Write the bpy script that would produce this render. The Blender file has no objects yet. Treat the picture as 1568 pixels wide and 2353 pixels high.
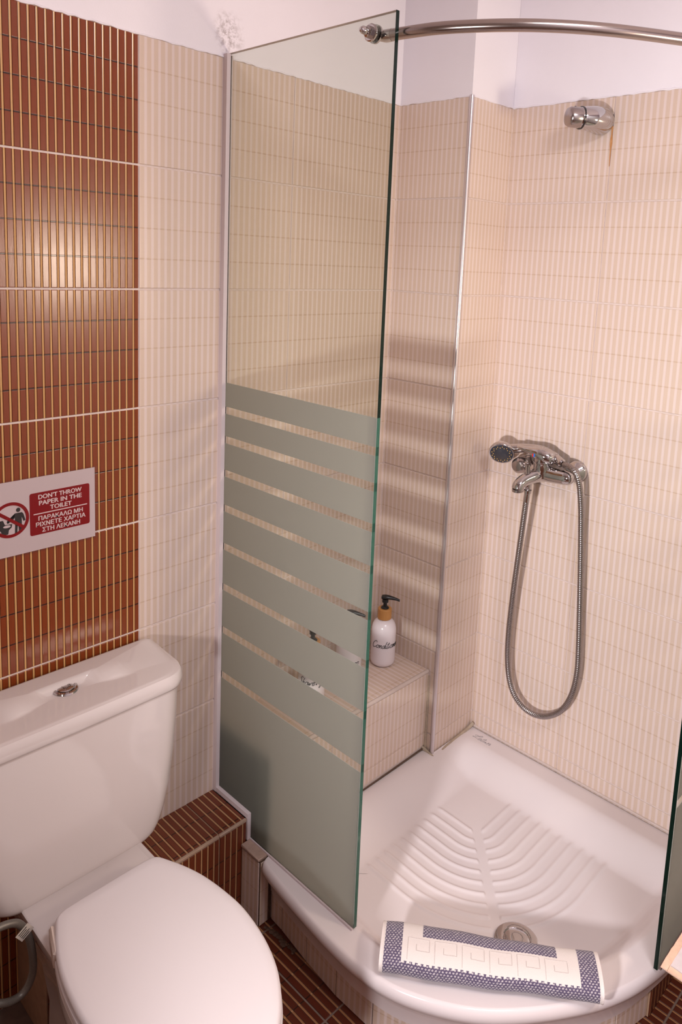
import bpy, math, random
import numpy as np
from mathutils import Vector, Matrix
random.seed(7)
SC = bpy.context.scene
COL = SC.collection
S = 1.12                       # design units -> metres

# ------------------------------------------------------------------ camera
cam_d = bpy.data.cameras.new('camera'); cam = bpy.data.objects.new('camera', cam_d); COL.objects.link(cam)
SC.camera = cam
def cam_axes(a, b, c):
    fwd = Vector((math.cos(a)*math.cos(b), math.sin(a)*math.cos(b), math.sin(b)))
    r = Vector((math.sin(a), -math.cos(a), 0)); up = r.cross(fwd)
    return math.cos(c)*r+math.sin(c)*up, -math.sin(c)*r+math.cos(c)*up, fwd
cr, cu, cf = cam_axes(0.75353457, -0.14684992, 0.04451696)
cam.matrix_world = Matrix(((cr.x, cu.x, -cf.x, -0.80406*S), (cr.y, cu.y, -cf.y, -1.41717*S), (cr.z, cu.z, -cf.z, 1.55117*S), (0, 0, 0, 1)))
cam_d.sensor_fit = 'VERTICAL'; cam_d.sensor_height = 36.0
cam_d.lens = 1725.174/2353*36
cam_d.shift_x = -64.697/2353; cam_d.shift_y = -318.759/2353
cam_d.clip_start = 0.02

# ------------------------------------------------------------------ world, lamps, exposure
w = bpy.data.worlds.new('world'); SC.world = w; w.use_nodes = True
w.node_tree.nodes['Background'].inputs[0].default_value = (0.9, 0.8, 0.85, 1)
w.node_tree.nodes['Background'].inputs[1].default_value = 0.02
def lamp(name, kind, loc, energy, color, size, target=None):
    d = bpy.data.lights.new(name, kind); d.energy = energy; d.color = color
    if kind == 'POINT': d.shadow_soft_size = size
    if kind == 'SPOT': d.shadow_soft_size = size; d.spot_size = math.radians(90); d.spot_blend = 1.0
    if kind == 'AREA': d.shape = 'DISK'; d.size = size
    o = bpy.data.objects.new(name, d); COL.objects.link(o); o.location = Vector(loc)*S
    if target is not None:
        o.rotation_euler = (Vector(target)*S-o.location).to_track_quat('-Z', 'Y').to_euler()
    return o
lamp('key_flash', 'SPOT', (-1.22, -1.0, 1.05), 112.0, (1.0, 0.97, 0.99), 0.07, (-.22, -1.00, .98))  # unseen side flash, placed from the light bands on the column
lamp('mirror_lamp', 'AREA', (0.69, -1.84, 1.48), 9.0, (1.0, 0.82, 0.64), 0.26, (-0.15, 0, 1.5))
lamp('ceiling_fill', 'AREA', (-0.25, -1.7, 2.42), 18.5, (0.97, 0.97, 1.0), 0.6, (-0.2, -1.2, 0))  # added fill for the room's ambient light, no lamp known there
vs = SC.view_settings
vs.view_transform = 'Standard'; vs.look = 'None'; vs.gamma = 1.0; vs.use_curve_mapping = False
vs.exposure = 0.71
SC.cycles.caustics_reflective = False; SC.cycles.caustics_refractive = False

# ------------------------------------------------------------------ node helpers
class NT:
    def __init__(s, name):
        s.m = bpy.data.materials.new(name); s.m.use_nodes = True
        s.t = s.m.node_tree; s.b = s.t.nodes['Principled BSDF']; s.out = s.t.nodes['Material Output']
    def n(s, t, **k):
        x = s.t.nodes.new(t)
        for a, v in k.items(): setattr(x, a, v)
        return x
    def set(s, sock, v):
        if isinstance(v, bpy.types.NodeSocket): s.t.links.new(v, sock)
        elif v is not None:
            if isinstance(v, tuple) and len(v) == 3 and sock.type == 'RGBA': v = (*v, 1)
            sock.default_value = v
    def math(s, op, a, b=None, c=None):
        x = s.n('ShaderNodeMath', operation=op)
        for i, v in enumerate((a, b, c)): s.set(x.inputs[i], v)
        return x.outputs[0]
    def mix(s, f, a, b):
        x = s.n('ShaderNodeMix', data_type='RGBA'); s.set(x.inputs[0], f); s.set(x.inputs[6], a); s.set(x.inputs[7], b)
        return x.outputs[2]
    def step(s, v, lo, hi):          # smooth 0..1
        x = s.n('ShaderNodeMapRange', interpolation_type='SMOOTHSTEP')
        s.set(x.inputs[0], v); x.inputs[1].default_value = lo; x.inputs[2].default_value = hi
        return x.outputs[0]
    def uv(s):
        x = s.n('ShaderNodeUVMap'); y = s.n('ShaderNodeSeparateXYZ'); s.t.links.new(x.outputs[0], y.inputs[0])
        return x.outputs[0], y.outputs[0], y.outputs[1]
    def obj(s):
        x = s.n('ShaderNodeTexCoord'); return x.outputs['Object']
    def noise(s, vec, scale, detail=3, rough=.55):
        x = s.n('ShaderNodeTexNoise'); s.set(x.inputs['Vector'], vec); x.inputs['Scale'].default_value = scale
        x.inputs['Detail'].default_value = detail; x.inputs['Roughness'].default_value = rough
        return x.outputs[0]
    def scalev(s, vec, sc):
        x = s.n('ShaderNodeVectorMath', operation='MULTIPLY'); s.set(x.inputs[0], vec); x.inputs[1].default_value = sc
        return x.outputs[0]
    def bump(s, h, strength, dist):
        x = s.n('ShaderNodeBump'); s.set(x.inputs['Height'], h); x.inputs['Strength'].default_value = strength
        x.inputs['Distance'].default_value = dist
        s.t.links.new(x.outputs[0], s.b.inputs['Normal']); return x.outputs[0]
    def base(s, c, rough=.5, metal=0, spec=.5, coat=0):
        s.set(s.b.inputs['Base Color'], c); s.set(s.b.inputs['Roughness'], rough)
        s.b.inputs['Metallic'].default_value = metal; s.b.inputs['Specular IOR Level'].default_value = spec
        s.b.inputs['Coat Weight'].default_value = coat
        return s.m
def plain(name, c, rough=.5, metal=0, spec=.5, coat=0, nscale=None, namp=.06, bump=0):
    t = NT(name); col = c
    if nscale:
        f = t.noise(t.obj(), nscale)
        col = t.mix(f, tuple(x*(1-namp) for x in c), tuple(min(1, x*(1+namp)) for x in c))
        if bump: t.bump(f, bump, .002)
    return t.base(col, rough, metal, spec, coat)
PERIOD = 0.0156
PER = dict(cream=.0156, brown=.0156, floor=.0197, bench=.0168)
def stripes(t, u, v, p, cells):
    """distance (0..p) along the stripe period and the thread mask"""
    f = t.math('FLOORED_MODULO', u, p)
    vm = t.math('FLOORED_MODULO', t.math('ADD', v, .03125), .0625)
    dv = t.math('ABSOLUTE', t.math('SUBTRACT', vm, .03125))
    return f, dv
def cream_mat():
    t = NT('cream_bamboo_tile'); uv, u, v = t.uv()
    f, dv = stripes(t, u, v, PERIOD, 0)
    nz = t.noise(t.scalev(uv, (300, 14, 1)), 1.0, 2)
    d = t.math('ABSOLUTE', t.math('SUBTRACT', f, PERIOD/2))                       # 0 centre of tan slat
    light = t.step(d, .0036, .0060)
    tan = t.mix(nz, (.615, .470, .382), (.670, .520, .428))
    col = t.mix(t.math('MULTIPLY', light, .80), tan, (.735, .606, .580))
    thr = t.math('SUBTRACT', 1.0, t.step(dv, .0008, .0019))
    inner = t.math('MULTIPLY', t.step(v, .02, .024), t.math('SUBTRACT', 1.0, t.step(v, .226, .230)))
    thr = t.math('MULTIPLY', t.math('MULTIPLY', thr, inner), t.math('SUBTRACT', 1.0, t.math('MULTIPLY', light, .65)))
    col = t.mix(t.math('MULTIPLY', thr, .55), col, (.49, .33, .22))
    big = t.noise(t.obj(), 3.0, 2)
    h = t.math('SUBTRACT', t.math('MULTIPLY', light, -.4), thr)
    t.bump(h, .25, .0006)
    return t.base(col, .32, 0, .45)
def brown_mat(name, dark, mid, cane, edge, rough, per):
    t = NT(name); uv, u, v = t.uv()
    u = t.math('MULTIPLY', u, PERIOD/per)
    f, dv = stripes(t, u, v, PERIOD, 0)
    nz = t.noise(t.scalev(uv, (420, 30, 1)), 1.0, 4, .65)
    nz2 = t.noise(t.obj(), 9.0, 3)
    slat = t.mix(nz, dark, mid)
    slat = t.mix(t.math('MULTIPLY', nz2, .35), slat, tuple(x*.62 for x in dark))
    cn = t.math('MULTIPLY', t.step(f, .01125, .0118), t.math('SUBTRACT', 1.0, t.step(f, .0148, .0153)))
    grv = t.math('MULTIPLY', t.step(f, .0104, .0108), t.math('SUBTRACT', 1.0, cn))
    grv = t.math('MAXIMUM', grv, t.math('SUBTRACT', 1.0, t.step(f, .0001, .0006)))
    col = t.mix(t.math('MULTIPLY', grv, .8), slat, edge)
    col = t.mix(cn, col, cane)
    thr = t.math('SUBTRACT', 1.0, t.step(dv, .0010, .0018))
    inner = t.math('MULTIPLY', t.step(v, .02, .024), t.math('SUBTRACT', 1.0, t.step(v, .226, .230)))
    thr = t.math('MULTIPLY', thr, inner)
    knot = t.math('MULTIPLY', cn, thr)
    col = t.mix(t.math('MULTIPLY', thr, .9), col, t.mix(cn, (.020, .008, .005), (.50, .29, .14)))
    h = t.math('SUBTRACT', t.math('MULTIPLY', nz, .25), t.math('MULTIPLY', thr, t.math('SUBTRACT', 1.0, cn)))
    t.bump(h, .35, .0007)
    rr = t.math('ADD', rough, t.math('MULTIPLY', nz2, .08))
    return t.base(col, rr, 0, .5)

M = {}
M['cream'] = cream_mat()
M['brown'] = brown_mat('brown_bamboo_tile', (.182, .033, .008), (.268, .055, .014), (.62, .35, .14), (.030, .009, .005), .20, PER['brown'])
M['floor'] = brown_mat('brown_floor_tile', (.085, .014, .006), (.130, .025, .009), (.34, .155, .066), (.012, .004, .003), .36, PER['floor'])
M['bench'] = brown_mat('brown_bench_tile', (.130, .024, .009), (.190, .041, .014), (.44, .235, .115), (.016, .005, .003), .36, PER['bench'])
M['grout'] = plain('grout', (.70, .575, .53), .8, nscale=40, namp=.15)
M['grout_bench'] = plain('bench_grout', (.34, .21, .13), .8, nscale=60, namp=.25)
M['bench_trim'] = plain('worn_bench_trim', (.40, .27, .20), .5, nscale=40, namp=.25)
M['grout_dark'] = plain('floor_grout', (.20, .14, .11), .8, nscale=40, namp=.3)
def plaster_mat():
    t = NT('painted_plaster'); P = t.obj()
    n1 = t.noise(P, 6, 4); n2 = t.noise(P, 260, 2)
    col = t.mix(n1, (.835, .78, .83), (.87, .82, .868))
    sub = t.n('ShaderNodeVectorMath', operation='DISTANCE'); t.set(sub.inputs[0], t.scalev(P, (1, 1, .8))); sub.inputs[1].default_value = (.214*S, 0, 2.025*S*.8)
    m = t.math('SUBTRACT', 1.0, t.step(t.math('ADD', sub.outputs['Value'], t.math('MULTIPLY', t.noise(P, 22, 4), .06)), .035, .085))
    spot = t.step(t.noise(P, 75, 5, .7), .42, .62)
    col = t.mix(t.math('MULTIPLY', m, t.math('MULTIPLY', spot, .75)), col, (.33, .27, .27))
    t.bump(t.math('ADD', n2, t.math('MULTIPLY', n1, 2.0)), .12, .0015)
    return t.base(col, .75, 0, .3)
M['plaster'] = plaster_mat()
M['ceramic'] = plain('white_ceramic', (.65, .575, .562), .09, spec=.5, coat=.3)
M['tray'] = plain('white_tray_ceramic', (.74, .66, .665), .16, spec=.5)
M['plastic'] = plain('white_seat_plastic', (.72, .655, .665), .42, spec=.4)
M['chrome'] = plain('chrome', (.55, .52, .52), .07, metal=1)
M['chrome_dull'] = plain('brushed_chrome', (.42, .37, .36), .22, metal=1)
M['steel_hose'] = plain('steel_hose', (.34, .305, .30), .24, metal=1)
M['rod'] = plain('brushed_steel', (.42, .36, .34), .20, metal=1)
M['alu'] = plain('aluminium_trim', (.66, .60, .62), .32, metal=.85)
M['trim_white'] = plain('white_profile', (.66, .56, .57), .4)
M['trim_cream'] = plain('cream_edge_trim', (.60, .49, .45), .35, nscale=30, namp=.12)
M['worn_cap'] = plain('worn_cap_tile', (.42, .29, .235), .5, nscale=50, namp=.3)
M['silicone'] = plain('aged_silicone', (.42, .33, .25), .5, nscale=60, namp=.4)
M['dirt'] = plain('dark_dirt', (.10, .055, .035), .8, nscale=120, namp=.6)
M['shaded_profile'] = plain('shaded_profile', (.16, .10, .09), .5)  # base profile colour browned to hold the shade it stands in
M['rubber'] = plain('black_plastic', (.012, .011, .012), .28)
M['dark'] = plain('dark_grey_plastic', (.035, .035, .045), .35)
M['nozzle'] = plain('amber_nozzle', (.75, .45, .14), .4)
M['red'] = plain('red_mark', (.55, .02, .02), .35)
M['blue'] = plain('blue_mark', (.02, .16, .55), .35)
M['bottle'] = plain('white_bottle', (.77, .69, .73), .22)
M['ink'] = plain('black_ink', (.012, .011, .012), .5)
M['mark'] = plain('grey_print', (.33, .29, .30), .5)
M['paper'] = plain('white_paper', (.66, .575, .59), .55, spec=.3)
M['signred'] = plain('dark_red_print', (.25, .002, .004), .7, spec=.1)
M['signwhite'] = plain('white_print', (.78, .66, .66), .45)
M['bumper'] = plain('cream_plastic', (.62, .50, .44), .4)
def wood():
    t = NT('bamboo_wood'); n = t.noise(t.scalev(t.obj(), (260, 260, 20)), 1.0, 3)
    return t.base(t.mix(n, (.46, .20, .055), (.62, .31, .10)), .5)
M['wood'] = wood()
M['door_brown'] = plain('brown_wall', (.24, .17, .14), .5)
def rust():
    t = NT('rust_stain'); n = t.noise(t.obj(), 120, 3)
    return t.base(t.mix(n, (.45, .17, .04), (.62, .34, .16)), .5)
M['rust'] = rust()
def clear_glass():
    t = NT('clear_glass'); t.t.nodes.remove(t.b)
    lw = t.n('ShaderNodeLayerWeight'); lw.inputs[0].default_value = .5
    f = t.math('ADD', .035, t.math('MULTIPLY', t.math('POWER', lw.outputs['Facing'], 5.0), .9))
    tr = t.n('ShaderNodeBsdfTransparent'); tr.inputs[0].default_value = (.885, .905, .875, 1)
    gl = t.n('ShaderNodeBsdfGlossy'); gl.inputs['Roughness'].default_value = .01; gl.inputs[0].default_value = (1, 1, 1, 1)
    mx = t.n('ShaderNodeMixShader'); t.set(mx.inputs[0], f); t.t.links.new(tr.outputs[0], mx.inputs[1]); t.t.links.new(gl.outputs[0], mx.inputs[2])
    t.t.links.new(mx.outputs[0], t.out.inputs[0]); return t.m
M['glass'] = clear_glass()
def laminate():
    t = NT('clear_laminate'); t.t.nodes.remove(t.b)
    tr = t.n('ShaderNodeBsdfTransparent'); tr.inputs[0].default_value = (.95, .93, .93, 1)
    gl = t.n('ShaderNodeBsdfGlossy'); gl.inputs['Roughness'].default_value = .12
    mx = t.n('ShaderNodeMixShader'); mx.inputs[0].default_value = .02
    t.t.links.new(tr.outputs[0], mx.inputs[1]); t.t.links.new(gl.outputs[0], mx.inputs[2])
    t.t.links.new(mx.outputs[0], t.out.inputs[0]); return t.m
M['laminate'] = laminate()
M['edge_unlit'] = plain('unlit_glass_edge', (.002, .010, .007), .10, spec=.22)  # glass edge tones: light scattered by the frosted film is put into the colour
M['edge_dim'] = plain('dim_glass_edge', (.010, .048, .034), .12, spec=.4)
M['edge_lit_green'] = plain('lit_green_glass_edge', (.022, .085, .060), .12, spec=.6)
def frost():
    t = NT('frosted_glass'); t.t.nodes.remove(t.b)
    n = t.noise(t.obj(), 1400, 2)
    df = t.n('ShaderNodeBsdfDiffuse'); t.set(df.inputs[0], t.mix(n, (.270, .268, .246), (.300, .298, .274)))
    tl = t.n('ShaderNodeBsdfTranslucent'); tl.inputs[0].default_value = (.78, .80, .775, 1)
    mx = t.n('ShaderNodeMixShader'); mx.inputs[0].default_value = .74
    t.t.links.new(df.outputs[0], mx.inputs[1]); t.t.links.new(tl.outputs[0], mx.inputs[2])
    t.t.links.new(mx.outputs[0], t.out.inputs[0]); return t.m
M['frost'] = frost()
def terry():
    t = NT('bath_mat_terry'); uv, u, v = t.uv()
    L, W = 0.44, 0.30
    wob = t.math('MULTIPLY', t.math('SUBTRACT', t.noise(uv, 420, 2), .5), .0055)
    uu = t.math('ADD', u, wob); vv = t.math('ADD', v, wob)
    cw, ch = .0070, .0044
    row = t.math('FLOOR', t.math('DIVIDE', vv, ch))
    off = t.math('MULTIPLY', t.math('FLOORED_MODULO', row, 2.0), .5)
    fx = t.math('SUBTRACT', t.math('FRACT', t.math('ADD', t.math('DIVIDE', uu, cw), off)), .5)
    fy = t.math('SUBTRACT', t.math('FRACT', t.math('DIVIDE', vv, ch)), .5)
    d = t.math('SQRT', t.math('ADD', t.math('MULTIPLY', fx, fx), t.math('MULTIPLY', t.math('MULTIPLY', fy, fy), .8)))
    dot = t.math('SUBTRACT', 1.0, t.step(d, .22, .36))
    weave = t.mix(dot, (.105, .080, .140), (.52, .46, .50))
    nz = t.noise(uv, 900, 3)
    white = t.mix(nz, (.66, .585, .56), (.84, .76, .73))
    # white band frame between the outer border and the inner field (jagged like the weave)
    j = t.math('MULTIPLY', t.math('GREATER_THAN', t.math('FRACT', t.math('DIVIDE', u, .0115)), .5), .003)
    du = t.math('MINIMUM', u, t.math('SUBTRACT', L, u))
    v2 = t.math('ADD', v, j)
    inb = t.math('MULTIPLY', t.math('GREATER_THAN', du, .040), t.math('GREATER_THAN', v2, .040))
    inn = t.math('MULTIPLY', t.math('GREATER_THAN', du, .082), t.math('GREATER_THAN', v, .0895))
    wm = t.math('MULTIPLY', inb, t.math('SUBTRACT', 1.0, inn))
    hem = t.math('LESS_THAN', du, .0035)
    wm = t.math('MAXIMUM', wm, hem)
    col = t.mix(wm, weave, white)
    h = t.math('ADD', t.math('MULTIPLY', nz, .7), t.math('MULTIPLY', dot, t.math('SUBTRACT', 1.0, wm)))
    t.bump(h, .6, .0025)
    t.b.inputs['Sheen Weight'].default_value = .3
    return t.base(col, .95, 0, .1)
M['terry'] = terry()
M['terry_white'] = plain('white_terry_edge', (.76, .68, .66), .95, spec=.1, nscale=500, namp=.12, bump=.5)
M['key'] = plain('pressed_terry_line', (.56, .49, .47), .95, spec=.1, nscale=500, namp=.15)
M['liner'] = plain('white_cloth', (.62, .55, .56), .9, spec=.1, nscale=60, namp=.08, bump=.3)
M['hem'] = plain('peach_cloth', (.72, .48, .36), .9, spec=.1, nscale=90, namp=.15, bump=.5)
M['braid'] = plain('grey_braided_hose', (.16, .14, .12), .45, metal=.5, nscale=900, namp=.5)
M['tag'] = plain('white_tag', (.55, .48, .42), .6)

# ------------------------------------------------------------------ mesh helpers (coordinates in design units)
WL = {}                                                    # world origin of every object, design units
class MB:
    def __init__(s): s.v = []; s.f = []; s.m = []; s.uv = None
    def add(s, vs_, fs, mi=0):
        o = len(s.v); s.v += [tuple(p) for p in vs_]
        s.f += [tuple(i+o for i in f) for f in fs]; s.m += [mi]*len(fs); return s
    def box(s, a, b, mi=0):
        x0, y0, z0 = a; x1, y1, z1 = b
        return s.add([(x0,y0,z0),(x1,y0,z0),(x1,y1,z0),(x0,y1,z0),(x0,y0,z1),(x1,y0,z1),(x1,y1,z1),(x0,y1,z1)],
                     [(0,3,2,1),(4,5,6,7),(0,1,5,4),(1,2,6,5),(2,3,7,6),(3,0,4,7)], mi)
    def bbox(s, a, b, r=.002, mi=0):                       # chamfered box
        lo = Vector(a); hi = Vector(b); P = []; idx = {}
        def vid(sx, sy, sz, ax):
            k = (sx, sy, sz, ax)
            if k not in idx:
                p = [hi[i] if sg > 0 else lo[i] for i, sg in enumerate((sx, sy, sz))]
                for i, sg in enumerate((sx, sy, sz)):
                    if i != ax: p[i] -= sg*r
                idx[k] = len(P); P.append(tuple(p))
            return idx[k]
        F = []
        for ax in range(3):
            i, j = (ax+1) % 3, (ax+2) % 3
            for sg in (-1, 1):
                c = []
                for a1, a2 in ((-1,-1),(1,-1),(1,1),(-1,1)):
                    q = [0,0,0]; q[ax] = sg; q[i] = a1; q[j] = a2; c.append(vid(*q, ax))
                F.append(tuple(c) if sg > 0 else tuple(c[::-1]))
            for s1 in (-1, 1):
                for s2 in (-1, 1):
                    q = [0,0,0]; q[i] = s1; q[j] = s2; q[ax] = -1; q2 = list(q); q2[ax] = 1
                    f = (vid(*q, i), vid(*q2, i), vid(*q2, j), vid(*q, j)); F.append(f if s1*s2 < 0 else f[::-1])
        for sx in (-1,1):
            for sy in (-1,1):
                for sz in (-1,1):
                    f = (vid(sx,sy,sz,0), vid(sx,sy,sz,1), vid(sx,sy,sz,2)); F.append(f if sx*sy*sz > 0 else f[::-1])
        return s.add(P, F, mi)
    def loft(s, rings, cap0=True, cap1=True, closed=True, mi=0):
        n = len(rings[0]); V = [p for r in rings for p in r]; F = []
        for k in range(len(rings)-1):
            for i in range(n if closed else n-1):
                j = (i+1) % n; F.append((k*n+i, k*n+j, (k+1)*n+j, (k+1)*n+i))
        if cap0: F.append(tuple(range(n))[::-1])
        if cap1: F.append(tuple(range((len(rings)-1)*n, len(rings)*n)))
        return s.add(V, F, mi)
    def lathe(s, prof, org, axis, n=32, mi=0, cap=True):   # prof: (radius, height along axis)
        ax = Vector(axis).normalized(); t = ax.orthogonal().normalized(); b = ax.cross(t); o = Vector(org)
        rings = [[o+ax*h+(t*math.cos(2*math.pi*i/n)+b*math.sin(2*math.pi*i/n))*max(r, 1e-5) for i in range(n)] for r, h in prof]
        return s.loft(rings, cap, cap, True, mi)
    def tube(s, path, rad, n=12, mi=0, ell=None):
        P = [Vector(p) for p in path]; rings = []; prev = None
        for i, p in enumerate(P):
            d = (P[min(i+1, len(P)-1)]-P[max(i-1, 0)]).normalized()
            if prev is None: t = d.orthogonal().normalized()
            else: t = (prev-d*prev.dot(d)).normalized()
            prev = t; b = d.cross(t); r = rad[i] if isinstance(rad, (list, tuple)) else rad
            rings.append([p+(t*math.cos(2*math.pi*k/n)+b*math.sin(2*math.pi*k/n))*r for k in range(n)])
        return s.loft(rings, True, True, True, mi)
    def prism(s, poly, org, ux, uy, d, mi=0):              # polygon in plane (ux,uy) from org, extruded by vector d
        o = Vector(org); ux = Vector(ux); uy = Vector(uy); d = Vector(d)
        a = [o+ux*x+uy*y for x, y in poly]; n = len(a)
        F = [tuple(range(n))[::-1], tuple(range(n, 2*n))]+[(i, (i+1) % n, (i+1) % n+n, i+n) for i in range(n)]
        return s.add(a+[p+d for p in a], F, mi)
def spline(pts, n=8):
    P = [Vector(p) for p in pts]; out = []
    for i in range(len(P)-1):
        p0 = P[max(i-1, 0)]; p1 = P[i]; p2 = P[i+1]; p3 = P[min(i+2, len(P)-1)]
        for k in range(n):
            t = k/n
            out.append(.5*((2*p1)+(p2-p0)*t+(2*p0-5*p1+4*p2-p3)*t*t+(3*p1-p0-3*p2+p3)*t**3))
    out.append(P[-1]); return out
def link(o, parent, loc):
    COL.objects.link(o)
    if parent is not None: o.parent = parent; o.location = (Vector(loc)-WL[parent.name])*S
    else: o.location = Vector(loc)*S
    WL[o.name] = Vector(loc)
    return o
def thing(name, label, cat, loc=(0, 0, 0), group=None):
    o = bpy.data.objects.new(name, None); o.empty_display_size = .05; link(o, None, loc)
    o['label'] = label; o['category'] = cat
    if group: o['group'] = group
    return o
def build(mb, name, mats, parent=None, label=None, cat=None, kind=None, smooth=True, angle=38, loc=None, group=None):
    if loc is None:
        if parent is not None: loc = WL[parent.name]
        elif kind == 'structure': loc = Vector((0, 0, 0))
        else:
            xs = [p[0] for p in mb.v]; ys = [p[1] for p in mb.v]; zs = [p[2] for p in mb.v]
            loc = Vector(((min(xs)+max(xs))/2, (min(ys)+max(ys))/2, min(zs)))
    loc = Vector(loc)
    me = bpy.data.meshes.new(name)
    me.from_pydata([(Vector(p)-loc)*S for p in mb.v], [], mb.f)
    for m_ in (mats if isinstance(mats, (list, tuple)) else [mats]): me.materials.append(M[m_])
    me.polygons.foreach_set('material_index', mb.m)
    if mb.uv:
        l = me.uv_layers.new(name='UVMap')
        for lp in me.loops: l.data[lp.index].uv = mb.uv[lp.vertex_index]
    me.validate(); me.update()
    if smooth:
        me.polygons.foreach_set('use_smooth', [True]*len(me.polygons)); me.set_sharp_from_angle(angle=math.radians(angle))
    o = bpy.data.objects.new(name, me); link(o, parent, loc)
    if label: o['label'] = label
    if cat: o['category'] = cat
    if kind: o['kind'] = kind
    if group: o['group'] = group
    return o

# ------------------------------------------------------------------ tiles
TOP = 1.975; H = 0.25; TH = 0.0018
TM = {}
def tile_mesh(w_, h_, uo, vo, mat, bev=.0012):
    k = (round(w_, 4), round(h_, 4), round(uo, 4), round(vo, 4), mat)
    if k in TM: return TM[k]
    mb = MB(); uv = []
    if mat == 'cream':
        b = bev
        V = [(0,0,-TH),(w_,0,-TH),(w_,h_,-TH),(0,h_,-TH),(0,0,-b*.6),(w_,0,-b*.6),(w_,h_,-b*.6),(0,h_,-b*.6),(b,b,0),(w_-b,b,0),(w_-b,h_-b,0),(b,h_-b,0)]
        F = [(0,3,2,1),(8,9,10,11)]
        for i in range(4):
            j = (i+1) % 4; F += [(i, j, j+4, i+4), (i+4, j+4, j+8, i+8)]
        mb.add(V, F)
    else:
        p = PER[mat]; g = -.0007; kq = p/PERIOD
        us = []
        k0 = math.floor(uo/p)
        for q in range(k0, k0+int(w_/p)+3):
            for a, d in ((0.0,-.0004),(.0006,0),(.0104,0),(.0109,g),(.0116,-.0002),(.0132,.0003),(.0149,-.0002),(.0154,g)):
                us.append((q*p+a*kq-uo, d))
        us = [(a, d) for a, d in us if 0.0004 < a < w_-.0004]
        us = [(0, -.0008)]+us+[(w_, -.0008)]
        n = len(us)
        V = [(a, 0, d-.0006) for a, d in us]+[(a, .001, d) for a, d in us]+[(a, h_-.001, d) for a, d in us]+[(a, h_, d-.0006) for a, d in us]
        F = []
        for r in range(3):
            for i in range(n-1): F.append((r*n+i, r*n+i+1, (r+1)*n+i+1, (r+1)*n+i))
        B = len(V); V += [(0,0,-TH),(w_,0,-TH),(w_,h_,-TH),(0,h_,-TH)]
        F += [(B+0,B+3,B+2,B+1), tuple([B+0,B+1]+list(range(n-1,-1,-1))), tuple([B+2,B+3]+list(range(3*n,4*n))),
              (B+3,B+0,0,n,2*n,3*n), (B+1,B+2,4*n-1,3*n-1,2*n-1,n-1)]
        mb.add(V, F)
    me = bpy.data.meshes.new('tile'); me.from_pydata([Vector(p)*S for p in mb.v], [], mb.f)
    me.materials.append(M[mat]); l = me.uv_layers.new(name='UVMap')
    for lp in me.loops:
        q = mb.v[lp.vertex_index]; l.data[lp.index].uv = (q[0]+uo, vo+h_-q[1])
    me.validate(); me.update(); TM[k] = me
    return me
def tile(parent, org, u, n, w_, h_, uo, vo, mat, name='tile'):
    """org: lower-left corner on the wall face, u: along, n: outward; v = n x u"""
    me = tile_mesh(w_, h_, uo, vo, mat)
    o = bpy.data.objects.new(name, me); u = Vector(u); n = Vector(n); v = n.cross(u)
    link(o, parent, org)
    o.rotation_euler = Matrix(((u.x, v.x, n.x), (u.y, v.y, n.y), (u.z, v.z, n.z))).to_euler()
    return o
def tile_wall(parent, base, u, n, cols, z_lo, gh=.0042, gv=.0022, jit=.0004):
    """cols: (start, end, full_tile_origin, material) along u from base (a point at floor height)"""
    base = Vector(base); u = Vector(u); n = Vector(n)
    for (a, b, uo, mat) in cols:
        for k in range(8):
            zt = TOP-k*H; zb = max(zt-H, z_lo)
            if zt-zb < .012: continue
            g = gh if k else gh*.3
            gb = gh/2 if zb > z_lo+.001 or z_lo < .01 else .001
            o = tile(parent, base+u*(a+gv/2)+n*random.uniform(0, jit)+Vector((0,0,zb+gb)), u, n, b-a-gv, (zt-g/2)-(zb+gb), (a+gv/2)-uo, g/2, mat)

# ------------------------------------------------------------------ the room shell
XL, XR, YF, ZC = -1.62, 0.9735, -2.2, 2.45
YP, XA = -0.238, 0.785
def wall(name, a, b, mats, split=TOP+.001, face=None):
    """a solid wall whose lower, tiled half is recessed grout and whose upper half is flush plaster"""
    lo = MB(); lo.box((a[0][0], a[0][1], a[0][2]), (a[1][0], a[1][1], split), 0)
    lo.box((b[0][0], b[0][1], split), (b[1][0], b[1][1], b[1][2]), 1)
    return build(lo, name, mats, kind='structure', smooth=False)
wb = wall('wall_back', ((XL, TH, 0), (XA-TH-.0003, .1, 0)), ((XL, -.0004, 0), (XA-.0004, .1, ZC)), ['grout', 'plaster'])
tile_wall(wb, (0, 0, 0), (1, 0, 0), (0, -1, 0), [(-1.2, -.8, -1.2, 'cream'), (-.8, -.4, -.8, 'cream'), (-.4, 0, -.4, 'brown'), (0, .4065, 0, 'cream'), (.4065, XA+.0008, .4065, 'cream')], 0)
wc = MB()
wc.box((XA+TH, YP+TH, 0), (XR+.1, .1, TOP+.001), 0).box((XA-.0004, YP-.0004, TOP+.001), (XR+.1, .1, ZC), 1)
wc = build(wc, 'wall_column', ['grout', 'plaster'], kind='structure', smooth=False)
tile_wall(wc, (XA, .0008, 0), (0, -1, 0), (-1, 0, 0), [(0, -YP-.006, -.05, 'cream')], .155)
tile_wall(wc, (XA, YP, 0), (1, 0, 0), (0, -1, 0), [(.006, XR-XA+.0006, -.03, 'cream')], .155)
wr = wall('wall_right', ((XR+TH, YF, 0), (XR+.1, YP-.0003, 0)), ((XR-.0004, YF, 0), (XR+.1, YP-.0008, ZC)), ['grout', 'plaster'])
tile_wall(wr, (XR, 0, 0), (0, -1, 0), (-1, 0, 0), [(-YP-.0009, .528, .128, 'cream'), (.528, .928, .528, 'cream'), (.928, 1.328, .928, 'cream'), (1.328, 1.728, 1.328, 'cream')], 0)
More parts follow.
